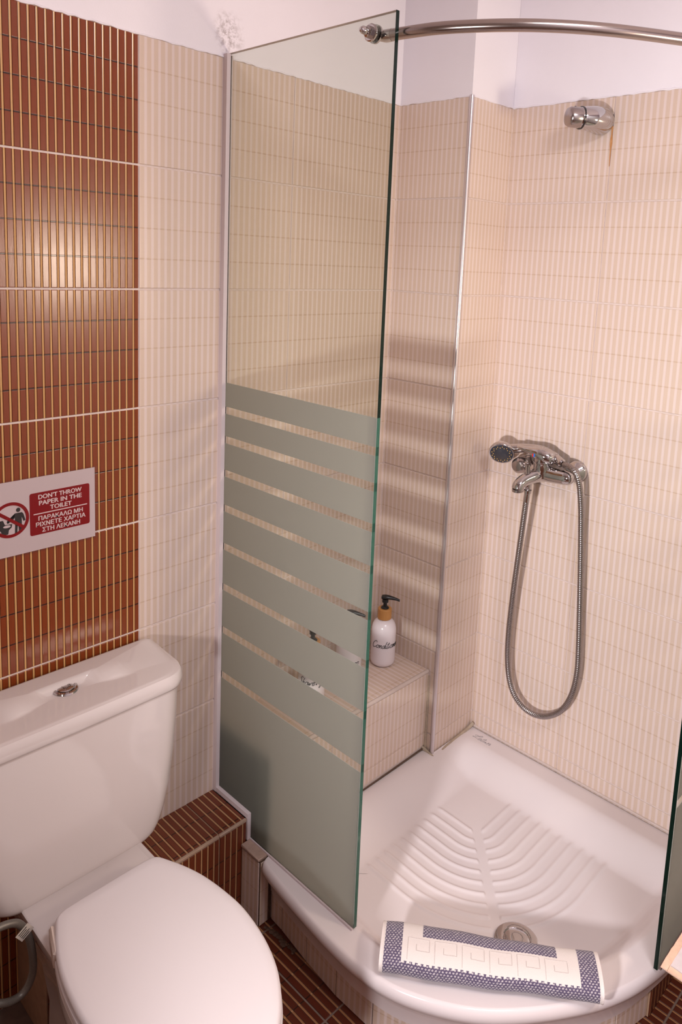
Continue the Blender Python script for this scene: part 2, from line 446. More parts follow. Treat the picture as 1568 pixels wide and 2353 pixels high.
build(MB().box((XL-.1, YF, 0), (XL, .1, ZC)), 'wall_left', 'door_brown', kind='structure', smooth=False)
build(MB().box((XL-.1, YF-.1, 0), (XR+.1, YF, ZC)), 'wall_front', 'plaster', kind='structure', smooth=False)
build(MB().box((XL-.1, YF-.1, ZC), (XR+.1, .1, ZC+.08)), 'ceiling', 'plaster', kind='structure', smooth=False)
fl = build(MB().box((XL-.1, YF-.1, -.1), (XR+.1, .1, -TH)), 'floor', 'grout_dark', kind='structure', smooth=False)
# floor tiles: stripes run along y; joints at x = .151 and y = -.48
for ix in range(-5, 3):
    for iy in range(-5, 2):
        x0 = .1495+ix*.33; y0 = -.4795+iy*.25
        x1 = min(x0+.33, XR-.003); y1 = min(y0+.25, -.145)
        x0 = max(x0, -1.60); 
        if x1-x0 < .03 or y1-y0 < .03 or y0 < YF: continue
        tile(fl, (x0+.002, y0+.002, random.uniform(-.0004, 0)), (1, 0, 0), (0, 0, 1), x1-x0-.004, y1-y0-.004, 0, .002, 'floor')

# grouted inner corners
cg = MB()
cg.box((XA-.0024, -.0024, 0), (XA+.003, .003, TOP)).box((XR-.0024, YP-.0024, .15), (XR+.003, YP+.003, TOP))
build(cg, 'trim_7', 'grout', kind='structure', smooth=False)
# metal corner strip of the column
tr = MB(); tr.tube([(XA+.001, YP+.001, .158), (XA+.001, YP+.001, TOP+.002)], .0062, 14)
build(tr, 'trim_1', 'alu', kind='structure')
# aged silicone along the shower tray
sl = MB()
sl.tube(spline([(XA-.012, -.2085, .182), (XA-.008, -.222, .176), (XA-.006, YP-.004, .168), (XA+.004, YP-.010, .163), (XA+.06, YP-.006, .168), (XR-.03, YP-.006, .176), (XR-.005, YP-.012, .190)], 5), .0052, 8)
sl.tube([(XA-.002, -.2125, .40), (XA-.002, -.2135, .30), (XA-.003, -.214, .18)], .004, 8)
build(sl, 'trim_2', 'silicone', kind='structure')
dl = MB(); dl.tube(spline([(.24, -.2140, .1785), (.45, -.2142, .1775), (.62, -.2140, .1785), (.772, -.2138, .1805)], 6), .0020, 6)
build(dl, 'trim_8', 'dirt', kind='structure')
sl = MB(); sl.tube([(XR-.001, YP-.01, .181), (XR-.001, -.6, .181), (XR-.001, -.95, .181)], .0035, 8)
build(sl, 'trim_3', 'trim_cream', kind='structure')
# plaster lip above the tiles
pl = MB()
def lip(p0, p1, n):
    p0 = Vector(p0); p1 = Vector(p1); N = max(4, int((p1-p0).length/.012)); rings = []
    pts = []; rad = []
    for i in range(N+1):
        pts.append(p0.lerp(p1, i/N)+Vector((0, 0, random.uniform(-.0015, .0015)))); rad.append(random.uniform(.0012, .0028))
    pl.tube(pts, rad, 6)
lip((-.6, 0, TOP+.001), (XA, 0, TOP+.001), 0); lip((XA, 0, TOP+.001), (XA, YP, TOP+.001), 0)
lip((XA, YP, TOP+.001), (XR, YP, TOP+.001), 0); lip((XR, YP, TOP+.001), (XR, -1.5, TOP+.001), 0)
build(pl, 'trim_4', 'plaster', kind='structure')
# rust streak running down the tile joint under the shower bracket
ru = MB(); pts = [(0.0, .006), (-.018, .0035), (-.030, .0062), (-.042, .0068), (-.056, .0035), (-.095, .0016)]
ru.add([p for z, ww in pts for p in ((XR-.0006, -.5275-ww/2, 1.905+z), (XR-.0006, -.5275+ww/2, 1.905+z))], [(2*i, 2*i+1, 2*i+3, 2*i+2) for i in range(5)])
build(ru, 'rust_stain', 'rust', parent=wr, smooth=False)

# ------------------------------------------------------------------ brown tiled bench beside the shower
bx1 = .2015
be = build(MB().box((-.2765, -.14+TH, 0), (bx1-TH, -.0002, .232-TH)), 'trim_5', 'grout_bench', kind='structure', smooth=False)
for x0, x1, uo in ((-.276, .124, 0), (.124, bx1, 0)):
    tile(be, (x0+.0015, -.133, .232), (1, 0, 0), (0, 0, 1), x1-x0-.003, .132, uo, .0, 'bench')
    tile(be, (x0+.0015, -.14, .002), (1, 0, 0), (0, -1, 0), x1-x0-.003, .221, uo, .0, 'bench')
for x0, x1 in ((-.275, .123), (.124, bx1)):
    build(MB().bbox((x0, -.1415, .2245), (x1, -.1335, .2325), .0018), 'edge_strip', 'bench_trim', parent=be)
# cream ledge inside the shower
lx0 = .2255
le = build(MB().box((lx0, -.2125+TH, 0), (XA-.0005, 0, .4175-TH)), 'trim_6', 'grout', kind='structure', smooth=False)
for x0, x1 in ((lx0, .4065), (.4065, XA-.002)):
    tile(le, (x0+.001, -.2035, .4175), (1, 0, 0), (0, 0, 1), x1-x0-.002, .2, x0-.4065, .0, 'cream')
for z0, z1 in ((.186, .225), (.2255, .4085)):
    for x0, x1 in ((lx0, .4065), (.4065, XA-.003)):
        tile(le, (x0+.001, -.2125, z0+.001), (1, 0, 0), (0, -1, 0), x1-x0-.002, z1-z0-.002, x0-.4065, .01 if z0 > .2 else .2, 'cream')
et = MB(); et.tube([(lx0, -.2085, .4130), (XA-.004, -.2085, .4130)], .0058, 14)
build(et, 'edge_strip', 'trim_cream', parent=le)

# ------------------------------------------------------------------ shower tray
tray = thing('shower_tray', 'white quadrant shower tray with ribbed floor and bowed front rim', 'shower tray', (.56, -.6, 0))
ZR = .1745
OUT = [(.2150,-.2140),(.1950,-.2150),(.1850,-.226),(.174,-.300),(.165,-.393),(.160,-.470),(.1605,-.540),(.176,-.627),(.212,-.706),(.258,-.773),(.317,-.831),(.386,-.884),(.4645,-.9325),(.550,-.9665),(.660,-.990),(.76,-1.0),(.86,-1.004),(.935,-1.005),(.9705,-1.003)]
front = [(p.x, p.y) for p in spline([(x, y, 0) for x, y in OUT], 10)]
def seg(a, b, n): return [(a[0]+(b[0]-a[0])*i/n, a[1]+(b[1]-a[1])*i/n) for i in range(1, n+1)]
back = seg(front[-1], (.9705, -.2415), 150)+seg((.9705, -.2415), (.782, -.2415), 40)+seg((.782, -.2415), (.782, -.2145), 8)+seg((.782, -.2145), (.2150, -.2140), 130)[:-1]
# resample the front finely
def resample(pts, step):
    out = [pts[0]]; acc = 0
    for a, b in zip(pts, pts[1:]):
        L = math.hypot(b[0]-a[0], b[1]-a[1]); t = step-acc
        while t <= L: out.append((a[0]+(b[0]-a[0])*t/L, a[1]+(b[1]-a[1])*t/L)); t += step
        acc = (acc+L) % step
    return out
fr = resample(front, .004)
outline = fr+back
FA = np.array(fr[::3]+[fr[-1]])
def dist_front(X, Y):
    best = np.full(X.shape, 9.0)
    for a, b in zip(FA[:-1], FA[1:]):
        d = b-a; L = max(d@d, 1e-12)
        t = np.clip(((X-a[0])*d[0]+(Y-a[1])*d[1])/L, 0, 1)
        best = np.minimum(best, (X-a[0]-t*d[0])**2+(Y-a[1]-t*d[1])**2)
    return np.sqrt(best)
def sst(t): t = max(0, min(1, t)); return t*t*(3-2*t)
def SS(t): t = np.clip(t, 0, 1); return t*t*(3-2*t)
def rib(x, y):
    cx, cy = .712, -.446
    dx = np.maximum(cx-x, 0); dy = np.maximum(cy-y, 0)
    k = np.hypot(dx, dy)/.0305; kr = np.round(k)
    a = np.exp(-(np.abs(k-kr)*.0305/.0052)**2)
    a = a*SS((np.abs((cx-x)-(cy-y))/math.sqrt(2)-.009)/.007)*SS((-.340-y)/.02)*SS((.842-x)/.02)
    return np.where((k < .3) | (k > 10.6), 0, a)
def tray_z(x, y):
    x = np.asarray(x, float); y = np.asarray(y, float)
    df = dist_front(x, y); dback = np.abs(-.2140-y); dr = np.abs(.9705-x)
    zf = .118-.016*SS(1-np.hypot(x-.50, y+.71)/.42)         # falls gently to the drain
    k = SS((df-.058)/.075)*SS((dback-.012)/.125)*SS((dr-.048)/.10)
    return ZR+(zf-ZR)*k+.0036*rib(x, y)*SS(k*1.6-.5)
NR = 190; cx0, cy0 = .60, -.56
mb = MB(); n = len(outline); rings = []
# outer lip: down the outside, then in under the lip
def inset(pts, d):
    res = []; N = len(pts)
    for i, p in enumerate(pts):
        a = pts[max(i-3, 0)]; b = pts[min(i+3, N-1)]; tx, ty = b[0]-a[0], b[1]-a[1]; L = math.hypot(tx, ty) or 1
        if p[1] > -.24 and p[0] < .3: res.append((p[0]+d, p[1]))     # beside the bench the side runs straight
        else: res.append((p[0]-ty/L*d, p[1]+tx/L*d))
    return res
nf = len(fr)
def ring_front(d, z):
    ins = inset(fr, d)
    return [(x, y, z) for x, y in ins]+[(x, y, z) for x, y in back]
for d, z in ((.030, .078), (.024, .112), (.012, .134), (.003, .143), (.0, .153), (.0, .160), (.003, ZR-.004), (.0085, ZR)): rings.append(ring_front(d, z))
ins = inset(fr, .0085); B2 = np.array([(x, y) for x, y in ins]+list(back))
for k in range(1, NR+1):
    s_ = 1-k/NR*.997
    X = cx0+(B2[:, 0]-cx0)*s_; Y = cy0+(B2[:, 1]-cy0)*s_
    rings.append(list(zip(X.tolist(), Y.tolist(), tray_z(X, Y).tolist())))
mb.loft(rings, False, True)
build(mb, 'basin', 'tray', tray, angle=60)
dr = MB(); dr.lathe([(.0, .0), (.046, .0), (.047, .004), (.043, .006), (.030, .0068), (.0285, .0055), (.027, .0068), (.012, .0085), (.0, .009)], (.500, -.708, .1045), (0, 0, 1), 40)
build(dr, 'drain_cover', 'chrome', tray)
# maker's script pressed near the back corner
SCRIPT = {
 'C': [[(.62,.80),(.55,.95),(.38,.98),(.15,.75),(.05,.35),(.20,.02),(.45,.02),(.72,.25)]],
 'S': [[(.62,.85),(.45,1.0),(.25,.82),(.38,.55),(.50,.25),(.30,0),(.05,.12)]],
 'L': [[(.05,.45),(.02,.62),(.20,.70),(.45,.62),(.62,.85),(.52,1.0),(.38,.75),(.30,.25),(.12,.05),(.05,.18),(.30,.12),(.75,.06)]],
 'o': [[(.30,.45),(.10,.40),(.06,.12),(.22,.0),(.38,.18),(.32,.42),(.50,.36)]],
 'n': [[(.02,.40),(.10,.42),(.08,.0),(.20,.36),(.32,.42),(.34,.05),(.50,.12)]],
 'm': [[(.02,.40),(.10,.42),(.08,.0),(.20,.40),(.28,.36),(.28,.02),(.40,.40),(.48,.36),(.50,.05),(.64,.12)]],
 'd': [[(.36,.38),(.16,.42),(.04,.15),(.16,.0),(.34,.22),(.50,.95)],[(.50,.95),(.38,.20),(.42,.02),(.56,.12)]],
 'i': [[(.06,.40),(.04,.05),(.20,.10)],[(.12,.58),(.14,.60)]],
 't': [[(.16,.85),(.06,.10),(.14,.0),(.28,.12)],[(-.02,.58),(.30,.64)]],
 'e': [[(.04,.18),(.28,.28),(.24,.44),(.08,.36),(.06,.08),(.20,.0),(.42,.16)]],
 'r': [[(.02,.34),(.10,.48),(.14,.38),(.26,.38),(.20,.06),(.36,.10)]],
 'h': [[(.18,.95),(.04,.0),(.18,.34),(.30,.40),(.28,.04),(.44,.10)]],
 'a': [[(.32,.38),(.14,.42),(.04,.14),(.16,.0),(.32,.30),(.30,.04),(.46,.12)]],
 'p': [[(.08,.42),(.0,-.42)],[(.06,.30),(.22,.44),(.32,.26),(.20,.02),(.04,.08)]],
 'w': [[(.02,.40),(.06,.02),(.22,.34),(.24,.02),(.44,.40),(.54,.34)]],
 'u': [[(.02,.40),(.06,.04),(.26,.34),(.28,.04),(.42,.12)]],
 'g': [[(.32,.38),(.14,.42),(.04,.14),(.18,.02),(.32,.34),(.24,-.38),(.06,-.34),(.40,.10)]],
 'l': [[(.04,.10),(.22,.85),(.12,.92),(.06,.10),(.22,.08)]]}
ADV = dict(C=.68, S=.62, L=.66, o=.44, n=.46, m=.62, d=.50, i=.20, t=.28, e=.36, r=.34, h=.42, a=.44, p=.38, w=.54, u=.42, g=.40, l=.20)
ADV[' '] = .35
def script_strokes(text, slant=.32):
    x = 0; out = []
    for ch in text:
        for st in SCRIPT.get(ch, []):
            out.append([(x+a+b*slant, b) for a, b in st])
        x += ADV[ch]
    return out, x
mk = MB(); st, wd = script_strokes('Letun')
for s_ in st:
    pts = spline([(a, b, 0) for a, b in s_], 5)
    P = []
    for q in pts:
        y = -.272-q.x/wd*.062; x = .951-.020+(q.y)*.022
        P.append((x, y, float(tray_z([x], [y])[0])+.0002))
    mk.tube(P, .0007, 5)
build(mk, 'maker_script', 'mark', tray)
# tiled riser under the rim, each piece a tile of its own
rs = inset(fr, .040)
base_r = [p for p in rs if p[1] < -.2400 and p[0] < .655]; base_r = [(base_r[0][0]+.001, -.2135)]+base_r
cum = [0]
for a, b in zip(base_r, base_r[1:]): cum.append(cum[-1]+math.hypot(b[0]-a[0], b[1]-a[1]))
def at(sv):
    for i in range(len(cum)-1):
        if cum[i+1] >= sv:
            t = (sv-cum[i])/max(1e-9, cum[i+1]-cum[i]); a, b = base_r[i], base_r[i+1]
            return (a[0]+(b[0]-a[0])*t, a[1]+(b[1]-a[1])*t)
    return base_r[-1]
rk = MB()
cuts = [0, .041, .140]
while cuts[-1]+.105 < cum[-1]: cuts.append(cuts[-1]+.104)
cuts.append(cum[-1]-.001)
curb = thing('tray_riser', 'curved riser of cut cream tiles under the front rim of the shower tray', 'tile riser', (.4, -.6, 0))
bk = MB(); pin = inset(base_r, .0055); pin2 = inset(base_r, .03)
bk.loft([[(x, y, 0) for x, y in pin], [(x, y, .077) for x, y in pin], [(x, y, .077) for x, y in pin2], [(x, y, 0) for x, y in pin2]], False, False, False)
build(bk, 'mortar_bed', 'grout_bench', curb, smooth=False)
uo = 0
for a, b in zip(cuts, cuts[1:]):
    pa = at(a); pb = at(b); L = math.hypot(pb[0]-pa[0], pb[1]-pa[1])
    if L < .02: continue
    u = Vector(((pb[0]-pa[0])/L, (pb[1]-pa[1])/L, 0)); nn = u.cross(Vector((0, 0, 1)))
    tile(curb, (pa[0]+u.x*.001, pa[1]+u.y*.001, .001), u, nn, L-.002, .075, random.random()*.01, .10, 'cream')
bx = MB().box((.643, -.950, 0), (.970, -.915, .0775)); build(bx, 'straight_bed', 'grout_bench', curb, smooth=False)
for x0, x1 in ((.643, .80), (.80, .970)):
    tile(curb, (x0+.001, -.952, .001), (1, 0, 0), (0, -1, 0), x1-x0-.002, .076, x0, .05, 'floor')
# small tiled block between bench and tray
pb_ = thing('tiled_block', 'small cream tiled block with a dark cracked joint between bench and shower tray', 'tile block', (.20, -.178, 0))
build(MB().box((.1885, -.2100, 0), (.2240, -.1420, .170)), 'block_core', 'dirt', pb_, smooth=False)
tile(pb_, (.1870, -.1430, .001), (0, -1, 0), (-1, 0, 0), .064, .163, 0, .05, 'cream')
tile(pb_, (.1900, -.2112, .001), (1, 0, 0), (0, -1, 0), .024, .165, .004, .05, 'cream')
build(MB().bbox((.1845, -.2085, .1690), (.2110, -.1415, .1755), .0012), 'cap_tile', 'worn_cap', pb_)
dirt = MB()
for i in range(16):
    x = .185+random.uniform(-.012, .012); y = -.225-.10*i/16+random.uniform(-.006, .006)
    dirt.lathe([(.0, .0), (.006*random.uniform(.6, 1.3), .0008), (.0, .0025)], (.203-.0*i+random.uniform(-.006, .004), y, .0002), (0, 0, 1), 7)
o = build(dirt, 'floor_dirt', 'dirt', parent=fl); o['kind'] = 'stuff'

# ------------------------------------------------------------------ glass panels
GX = .2125; GT = .0075
def frost_rows(top):
    # clear strips (centre heights) cut in the frosted film
    c = [1.1990, 1.1295, 1.0490, .9645, .8700, .7690, .6600, .5440]
    rows = []; hi = 1.2635
    for z in c:
        rows.append((z+.0085, hi)); hi = z-.0085
    rows.append((None, hi)); return rows
gp = thing('shower_screen', 'fixed glass shower panel with frosted stripes beside the toilet', 'glass panel', (GX, -.245, .178))
prof = [(-.0025, .238), (-.1365, .238), (-.1365, .180), (-.4895, .180), (-.4895, 1.984), (-.0025, 1.984)]
m_ = MB(); npf = len(prof)
m_.prism([(y, z) for y, z in prof], (GX, 0, 0), (0, 1, 0), (0, 0, 1), (GT, 0, 0))
m_.m = [0, 0]+[1]*npf
gl = build(m_, 'glass_sheet', ['glass', 'edge_lit_green'], gp, smooth=False)
ed = MB()
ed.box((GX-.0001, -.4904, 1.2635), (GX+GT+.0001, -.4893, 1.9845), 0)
ed.box((GX-.0001, -.4904, .180), (GX+GT+.0001, -.4893, 1.2635), 1)  # lighter green paints the glow that the frost carries to this edge
ed.box((GX-.0001, -.4893, 1.9838), (GX+GT+.0001, -.0025, 1.9846), 2)
for z in (1.1990, 1.1295, 1.0490, .9645, .8700, .7690, .6600, .5440):
    ed.box((GX+.0004, -.4907, z-.0085), (GX+GT-.0004, -.4903, z+.0085), 3)  # darker paint beside clear strips, where less light reaches the edge
build(ed, 'polished_edge', ['edge_unlit', 'edge_lit_green', 'trim_cream', 'edge_dim'], gp, smooth=False)
for lo, hi in frost_rows(0):
    fb = MB(); x0, x1 = GX-.0006, GX-.0002
    if lo is None:
        fb.prism([(-.0035, .240), (-.1360, .240), (-.1360, .181), (-.4890, .181), (-.4890, hi), (-.0035, hi)], (x0, 0, 0), (0, 1, 0), (0, 0, 1), (x1-x0, 0, 0))
    else: fb.box((x0, -.4890, lo), (x1, -.0035, hi))
    build(fb, 'frosted_band', 'frost', gp, smooth=False)
# white U channel that follows the wall, the bench and the tray rim
ch = MB()
ch.box((.2015, -.0140, .232), (GX-.0010, -.0005, 1.982)).box((GX+GT+.0008, -.0045, .4182), (GX+GT+.004, -.0005, 1.982))
ch.box((.2020, -.1430, .2326), (GX-.0010, -.0142, .2440)).box((.2020, -.1430, .1765), (GX-.0010, -.1368, .2325))
ch.box((.2085, -.4880, .1750), (GX-.0010, -.1432, .1795))
build(ch, 'wall_profile', 'trim_white', gp, smooth=False)
# right hand panel
RY = -.9695
rp = thing('shower_screen', 'partly seen frosted glass panel at the right edge of the shower', 'glass panel', (.78, RY, .178))
m_ = MB(); m_.prism([(.584, .178), (.970, .178), (.970, 1.984), (.584, 1.984)], (0, RY, 0), (1, 0, 0), (0, 0, 1), (0, -GT, 0)); m_.m = [0, 0]+[1]*4
build(m_, 'glass_sheet', ['glass', 'edge_lit_green'], rp, smooth=False)
build(MB().box((.5830, RY-GT-.0001, .178), (.5841, RY+.0001, 1.984)), 'polished_edge', 'edge_unlit', rp, smooth=False)
for lo, hi in frost_rows(0):
    build(MB().box((.5850, RY-GT-.0008, .1785 if lo is None else lo), (.970, RY-GT-.0003, hi)), 'frosted_band', 'frost', rp, smooth=False)
build(MB().box((.5900, RY-GT-.0050, .1765), (.970, RY-GT-.0010, .186)), 'base_profile', 'shaded_profile', rp, smooth=False)

# ------------------------------------------------------------------ curved stay rod
rod = thing('stay_rod', 'curved brushed steel stay rod joining the two shower panels', 'rod', (.40, -.72, 1.953))
rp_ = spline([(.234,-.449,1.953),(.238,-.485,1.953),(.252,-.553,1.953),(.283,-.620,1.953),(.322,-.681,1.953),(.369,-.734,1.953),(.425,-.783,1.953),(.488,-.826,1.953),(.545,-.862,1.953),(.600,-.905,1.953),(.630,-.940,1.953)], 6)
build(MB().tube(rp_, .0105, 20), 'bar', 'rod', rod)
cl = MB()
cl.lathe([(.0165, 0), (.0165, .004), (.013, .007)], (GX+GT+.0008, -.432, 1.956), (1, 0, 0), 28)
cl.tube([(GX+GT+.004, -.432, 1.956), (GX+GT+.012, -.436, 1.955), (.234, -.449, 1.953), (.2355, -.462, 1.953)], [.0085, .0095, .0112, .0112], 20)
build(cl, 'clamp', 'chrome', rod)
nt = MB()
nt.lathe([(.0155, 0), (.0155, .003), (.0135, .004), (.0135, .0045)], (GX-.0003, -.432, 1.956), (-1, 0, 0), 28)
nt.lathe([(.0105, 0.0045), (.0105, .012), (.009, .013)], (GX-.0003, -.432, 1.956), (-1, 0, 0), 6)
nt.lathe([(.0062, .012), (.0072, .016), (.0070, .022), (.0045, .027), (0, .0285)], (GX-.0003, -.432, 1.956), (-1, 0, 0), 20)
build(nt, 'cap_nut', 'chrome', rod)
cl2 = MB(); cl2.lathe([(.0165, 0), (.0165, .004), (.011, .007), (.011, .028)], (.642, RY+.0004, 1.953), (0, 1, 0), 24)
build(cl2, 'clamp', 'chrome', rod)

# ------------------------------------------------------------------ toilet
XC = -.198
toilet = thing('toilet', 'white close coupled toilet with closed lid beside the glass panel', 'toilet', (XC, -.40, 0))
def rrect(hw, y0, y1, r, bow, n=10, xc=XC):
    """plan outline, y0 back, y1 front (y1<y0), front bowed outward"""
    pts = []
    for cx_, cy_, a0 in ((hw-r*.5, y0-r*.5, 0),):
        pass
    rb = min(.012, r)
    def arc(cx_, cy_, rr, a0, a1, k): return [(cx_+rr*math.cos(a0+(a1-a0)*i/k), cy_+rr*math.sin(a0+(a1-a0)*i/k)) for i in range(k+1)]
    pts += arc(hw-rb, y0-rb, rb, 0, math.pi/2, 5)[::1]
    pts += arc(-hw+rb, y0-rb, rb, math.pi/2, math.pi, 5)
    pts += arc(-hw+r, y1+r, r, math.pi, 1.5*math.pi, n)
    for i in range(1, 12): pts.append((-hw+r+(2*hw-2*r)*i/12, y1))
    pts += arc(hw-r, y1+r, r, 1.5*math.pi, 2*math.pi, n)
    out = []
    for x, y in pts:
        t = max(0, 1-(x/hw)**2) if hw else 0
        f = (y0-y)/(y0-y1)
        out.append((xc+x, y-bow*t*f*f))
    return out
def lerpt(tab, z):
    for a, b in zip(tab, tab[1:]):
        if a[0] <= z <= b[0]: t = (z-a[0])/(b[0]-a[0]); return [p+(q-p)*t for p, q in zip(a[1:], b[1:])]
    return list(tab[-1][1:])
tab = [(.3250,.140,-.126,.030),(.3275,.153,-.135,.036),(.3320,.163,-.1405,.040),(.3420,.1745,-.1445,.043),(.3600,.1845,-.1465,.045),(.3900,.1945,-.1478,.046),(.44,.2055,-.1488,.047),(.52,.2155,-.150,.048),(.60,.221,-.1505,.048),(.654,.2225,-.1505,.048)]
rings = []
zs = [.3250,.3260,.3275,.3295,.3320,.3360,.3420,.350,.360,.375,.390,.41,.44,.48,.52,.56,.60,.63,.654]
for z in zs:
    hw, yf, r = lerpt(tab, z); rings.append([(x, y, z) for x, y in rrect(hw, -.014, yf, r, .0025)])
build(MB().loft(rings), 'cistern', 'ceramic', toilet, angle=50)
# cistern lid with an S-shaped ridge
lid = MB(); rings = []
for z, g in ((.6565, -.004), (.6575, .0035), (.6620, .0055), (.672, .006), (.682, .0045), (.689, .0015)):
    rings.append([(x, y, z) for x, y in rrect(.2235+g, -.010, -.1535-g, .05, .003)])
topo = rrect(.2235+.0015, -.010, -.1535-.0015, .05, .003)
def lid_z(x, y):
    dx = abs(x-XC)
    rid = .034+.044*sst(dx/.10)-.058*sst((dx-.11)/.10)
    back = sst(1-((-y-.010)-rid+.008)/.020)
    front = sst((-y-.04)/.125)
    edge = 0
    return .6955+.0160*back-.0040*front
for k in range(0, 21):
    s_ = 1-k/20*.98; r = []
    for x, y in topo:
        X = XC+(x-XC)*s_; Y = -.080+(y+.080)*s_
        e = 1-s_; t = min(1, e/.12); z0 = .689
        r.append((X, Y, z0+(lid_z(X, Y)-z0)*math.sqrt(max(0, 1-(1-t)**2))))
    rings.append(r)
build(MB().loft(rings), 'cistern_lid', 'ceramic', toilet, angle=60)
fbt = MB(); cz = lid_z(XC, -.068)-.001
fbt.lathe([(.0240, 0), (.0245, .002), (.0230, .005), (.0190, .0062), (.0172, .0050), (.0168, .002)], (XC, -.068, cz), (0, -.06, 1), 40)
btn = build(fbt, 'flush_button', 'chrome', toilet)
fb2 = MB(); fb2.lathe([(.0158, 0), (.0160, .0055), (.0145, .0068), (.006, .0076), (.0, .0078)], (XC, -.068, cz), (0, -.06, 1), 36)
build(fb2, 'push_disc', 'chrome', btn)
em = MB()
for a0 in range(3):
    P = []
    for i in range(13):
        t = i/12*2-1; a = a0*math.pi/3*2+.4; x = t*.010; y = .006-.010*t*t
        P.append((XC+x*math.cos(a)-y*math.sin(a), -.068+x*math.sin(a)+y*math.cos(a), cz+.0080))
    em.tube(P, .0005, 5)
build(em, 'button_emblem', 'chrome_dull', btn)
# bowl
SEAT = [(0,-.233),(.060,-.233),(.088,-.235),(.102,-.243),(.112,-.262),(.128,-.300),(.141,-.345),(.149,-.400),(.151,-.455),(.1405,-.525),(.120,-.585),(.091,-.631),(.061,-.662),(.030,-.679),(0,-.685)]
def seat_out(off=0, cut=None):
    half = [(p.x, p.y) for p in spline([(a, b, 0) for a, b in SEAT], 4)]
    pts = half+[(-x, y) for x, y in half[-2:0:-1]]
    cy_ = -.46; out = []
    N = len(pts)
    for i, (x, y) in enumerate(pts):
        a = pts[(i-2) % N]; b = pts[(i+2) % N]; tx, ty = b[0]-a[0], b[1]-a[1]; L = math.hypot(tx, ty) or 1
        out.append((XC+x-ty/L*off*(-1), y+tx/L*off*(-1)))
    return out
def grow(off):           # outline offset outward
    o = seat_out(0); cxm = XC; cym = -.45; res = []
    N = len(o)
    for i, (x, y) in enumerate(o):
        a = o[(i-2) % N]; b = o[(i+2) % N]; tx, ty = b[0]-a[0], b[1]-a[1]; L = math.hypot(tx, ty) or 1
        nx, ny = ty/L, -tx/L
        if nx*(x-cxm)+ny*(y-cym) < 0: nx, ny = -nx, -ny
        res.append((x+nx*off, y+ny*off))
    return res
def scaled(o, sx, sy, dy): return [(XC+(x-XC)*sx, -.45+(y+.45)*sy+dy) for x, y in o]
bo = grow(.001); rings = []
for z, sx, sy, dy in ((0, .62, .70, .055), (.02, .62, .70, .055), (.08, .56, .66, .055), (.16, .62, .70, .05), (.22, .78, .82, .035), (.27, .92, .93, .012), (.305, .99, .985, .002), (.325, 1, 1, 0), (.3385, 1, 1, 0), (.3400, .985, .985, 0)):
    rings.append([(x, y, z) for x, y in scaled(bo, sx, sy, dy)])
bw = MB().loft(rings)
# rear shelf under the cistern
rings = []
for z, hw, y0, y1 in ((0, .085, -.145, -.42), (.12, .08, -.145, -.42), (.21, .092, -.142, -.42), (.2400, .100, -.036, -.42), (.285, .1120, -.030, -.42), (.325, .1220, -.028, -.42), (.3325, .1225, -.028, -.42), (.3352, .1190, -.031, -.42)):
    rings.append([(x, y, z) for x, y in rrect(hw, y0, y1, .02, 0)])
bw.loft(rings)
build(bw, 'bowl', 'ceramic', toilet, angle=50)
# seat ring and lid
rings = []
for z, g in ((.3450, -.003), (.3460, .0015), (.3520, .0030), (.3590, .0020), (.3605, -.003)):
    rings.append([(x, y, z) for x, y in grow(g)])
for z, sx in ((.3605, .72), (.3450, .72)): rings.append([(x, y, z) for x, y in scaled(grow(0), sx, sx*.98, -.01)])
build(MB().loft(rings, False, False), 'seat', 'plastic', toilet, angle=50)
lo_ = grow(0); rings = []
for z, g in ((.3635, -.004), (.3645, -.0005), (.3685, .001), (.3740, .0002), (.3780, -.0025), (.3800, -.006)):
    rings.append([(x, y, z) for x, y in grow(g)])
ig = grow(-.006)
for k in range(1, 12):
    s_ = 1-k/11*.97; rings.append([(XC+(x-XC)*s_, -.45+(y+.45)*s_, .3800+.0075*(1-s_*s_)) for x, y in ig])
build(MB().loft(rings), 'seat_lid', 'plastic', toilet, angle=60)
for sx in (-1,):
    hb = MB(); hb.bbox((XC+sx*.111-.006, -.305, .3405), (XC+sx*.113+.006, -.246, .3745), .004)
    for i, p in enumerate(hb.v): hb.v[i] = (p[0]+sx*(-(p[1]+.246))*.30, p[1], p[2])
    build(hb, 'hinge_cover', 'bumper', toilet)
# water hose
hs = thing('water_hose', 'grey braided water hose looped in the shadow under the cistern', 'hose', (-.35, -.165, .19))
hp_ = spline([(-.43,-.150,.335),(-.405,-.190,.368),(-.377,-.190,.374),(-.347,-.190,.362),(-.330,-.190,.330),(-.3215,-.190,.284),(-.323,-.190,.238),(-.344,-.190,.212),(-.382,-.190,.225),(-.42,-.160,.25),(-.45,-.155,.29)], 7)
build(MB().tube(hp_, .0068, 12), 'braided_tube', 'braid', hs)
tg = MB(); q = Vector((-.337, -.190, .343)); ddir = Vector((.55, 0, -.83)); side = Vector((.83, 0, .55))
tg.prism([(-.013, -.010), (.013, -.010), (.013, .010), (-.013, .010)], q+Vector((0, -.0078, 0)), side, ddir, (0, -.0006, 0))
tgo = build(tg, 'paper_tag', 'tag', hs, label='small white paper tag with lines of tiny print', smooth=False)
tl = MB()
for k in range(4): tl.prism([(-.009, -.007+k*.0042), (.008-.003*(k % 2), -.007+k*.0042), (.008-.003*(k % 2), -.0055+k*.0042), (-.009, -.0055+k*.0042)], q+Vector((0, -.0086, 0)), side, ddir, (0, -.0002, 0))
build(tl, 'tag_print', 'ink', tgo, smooth=False)

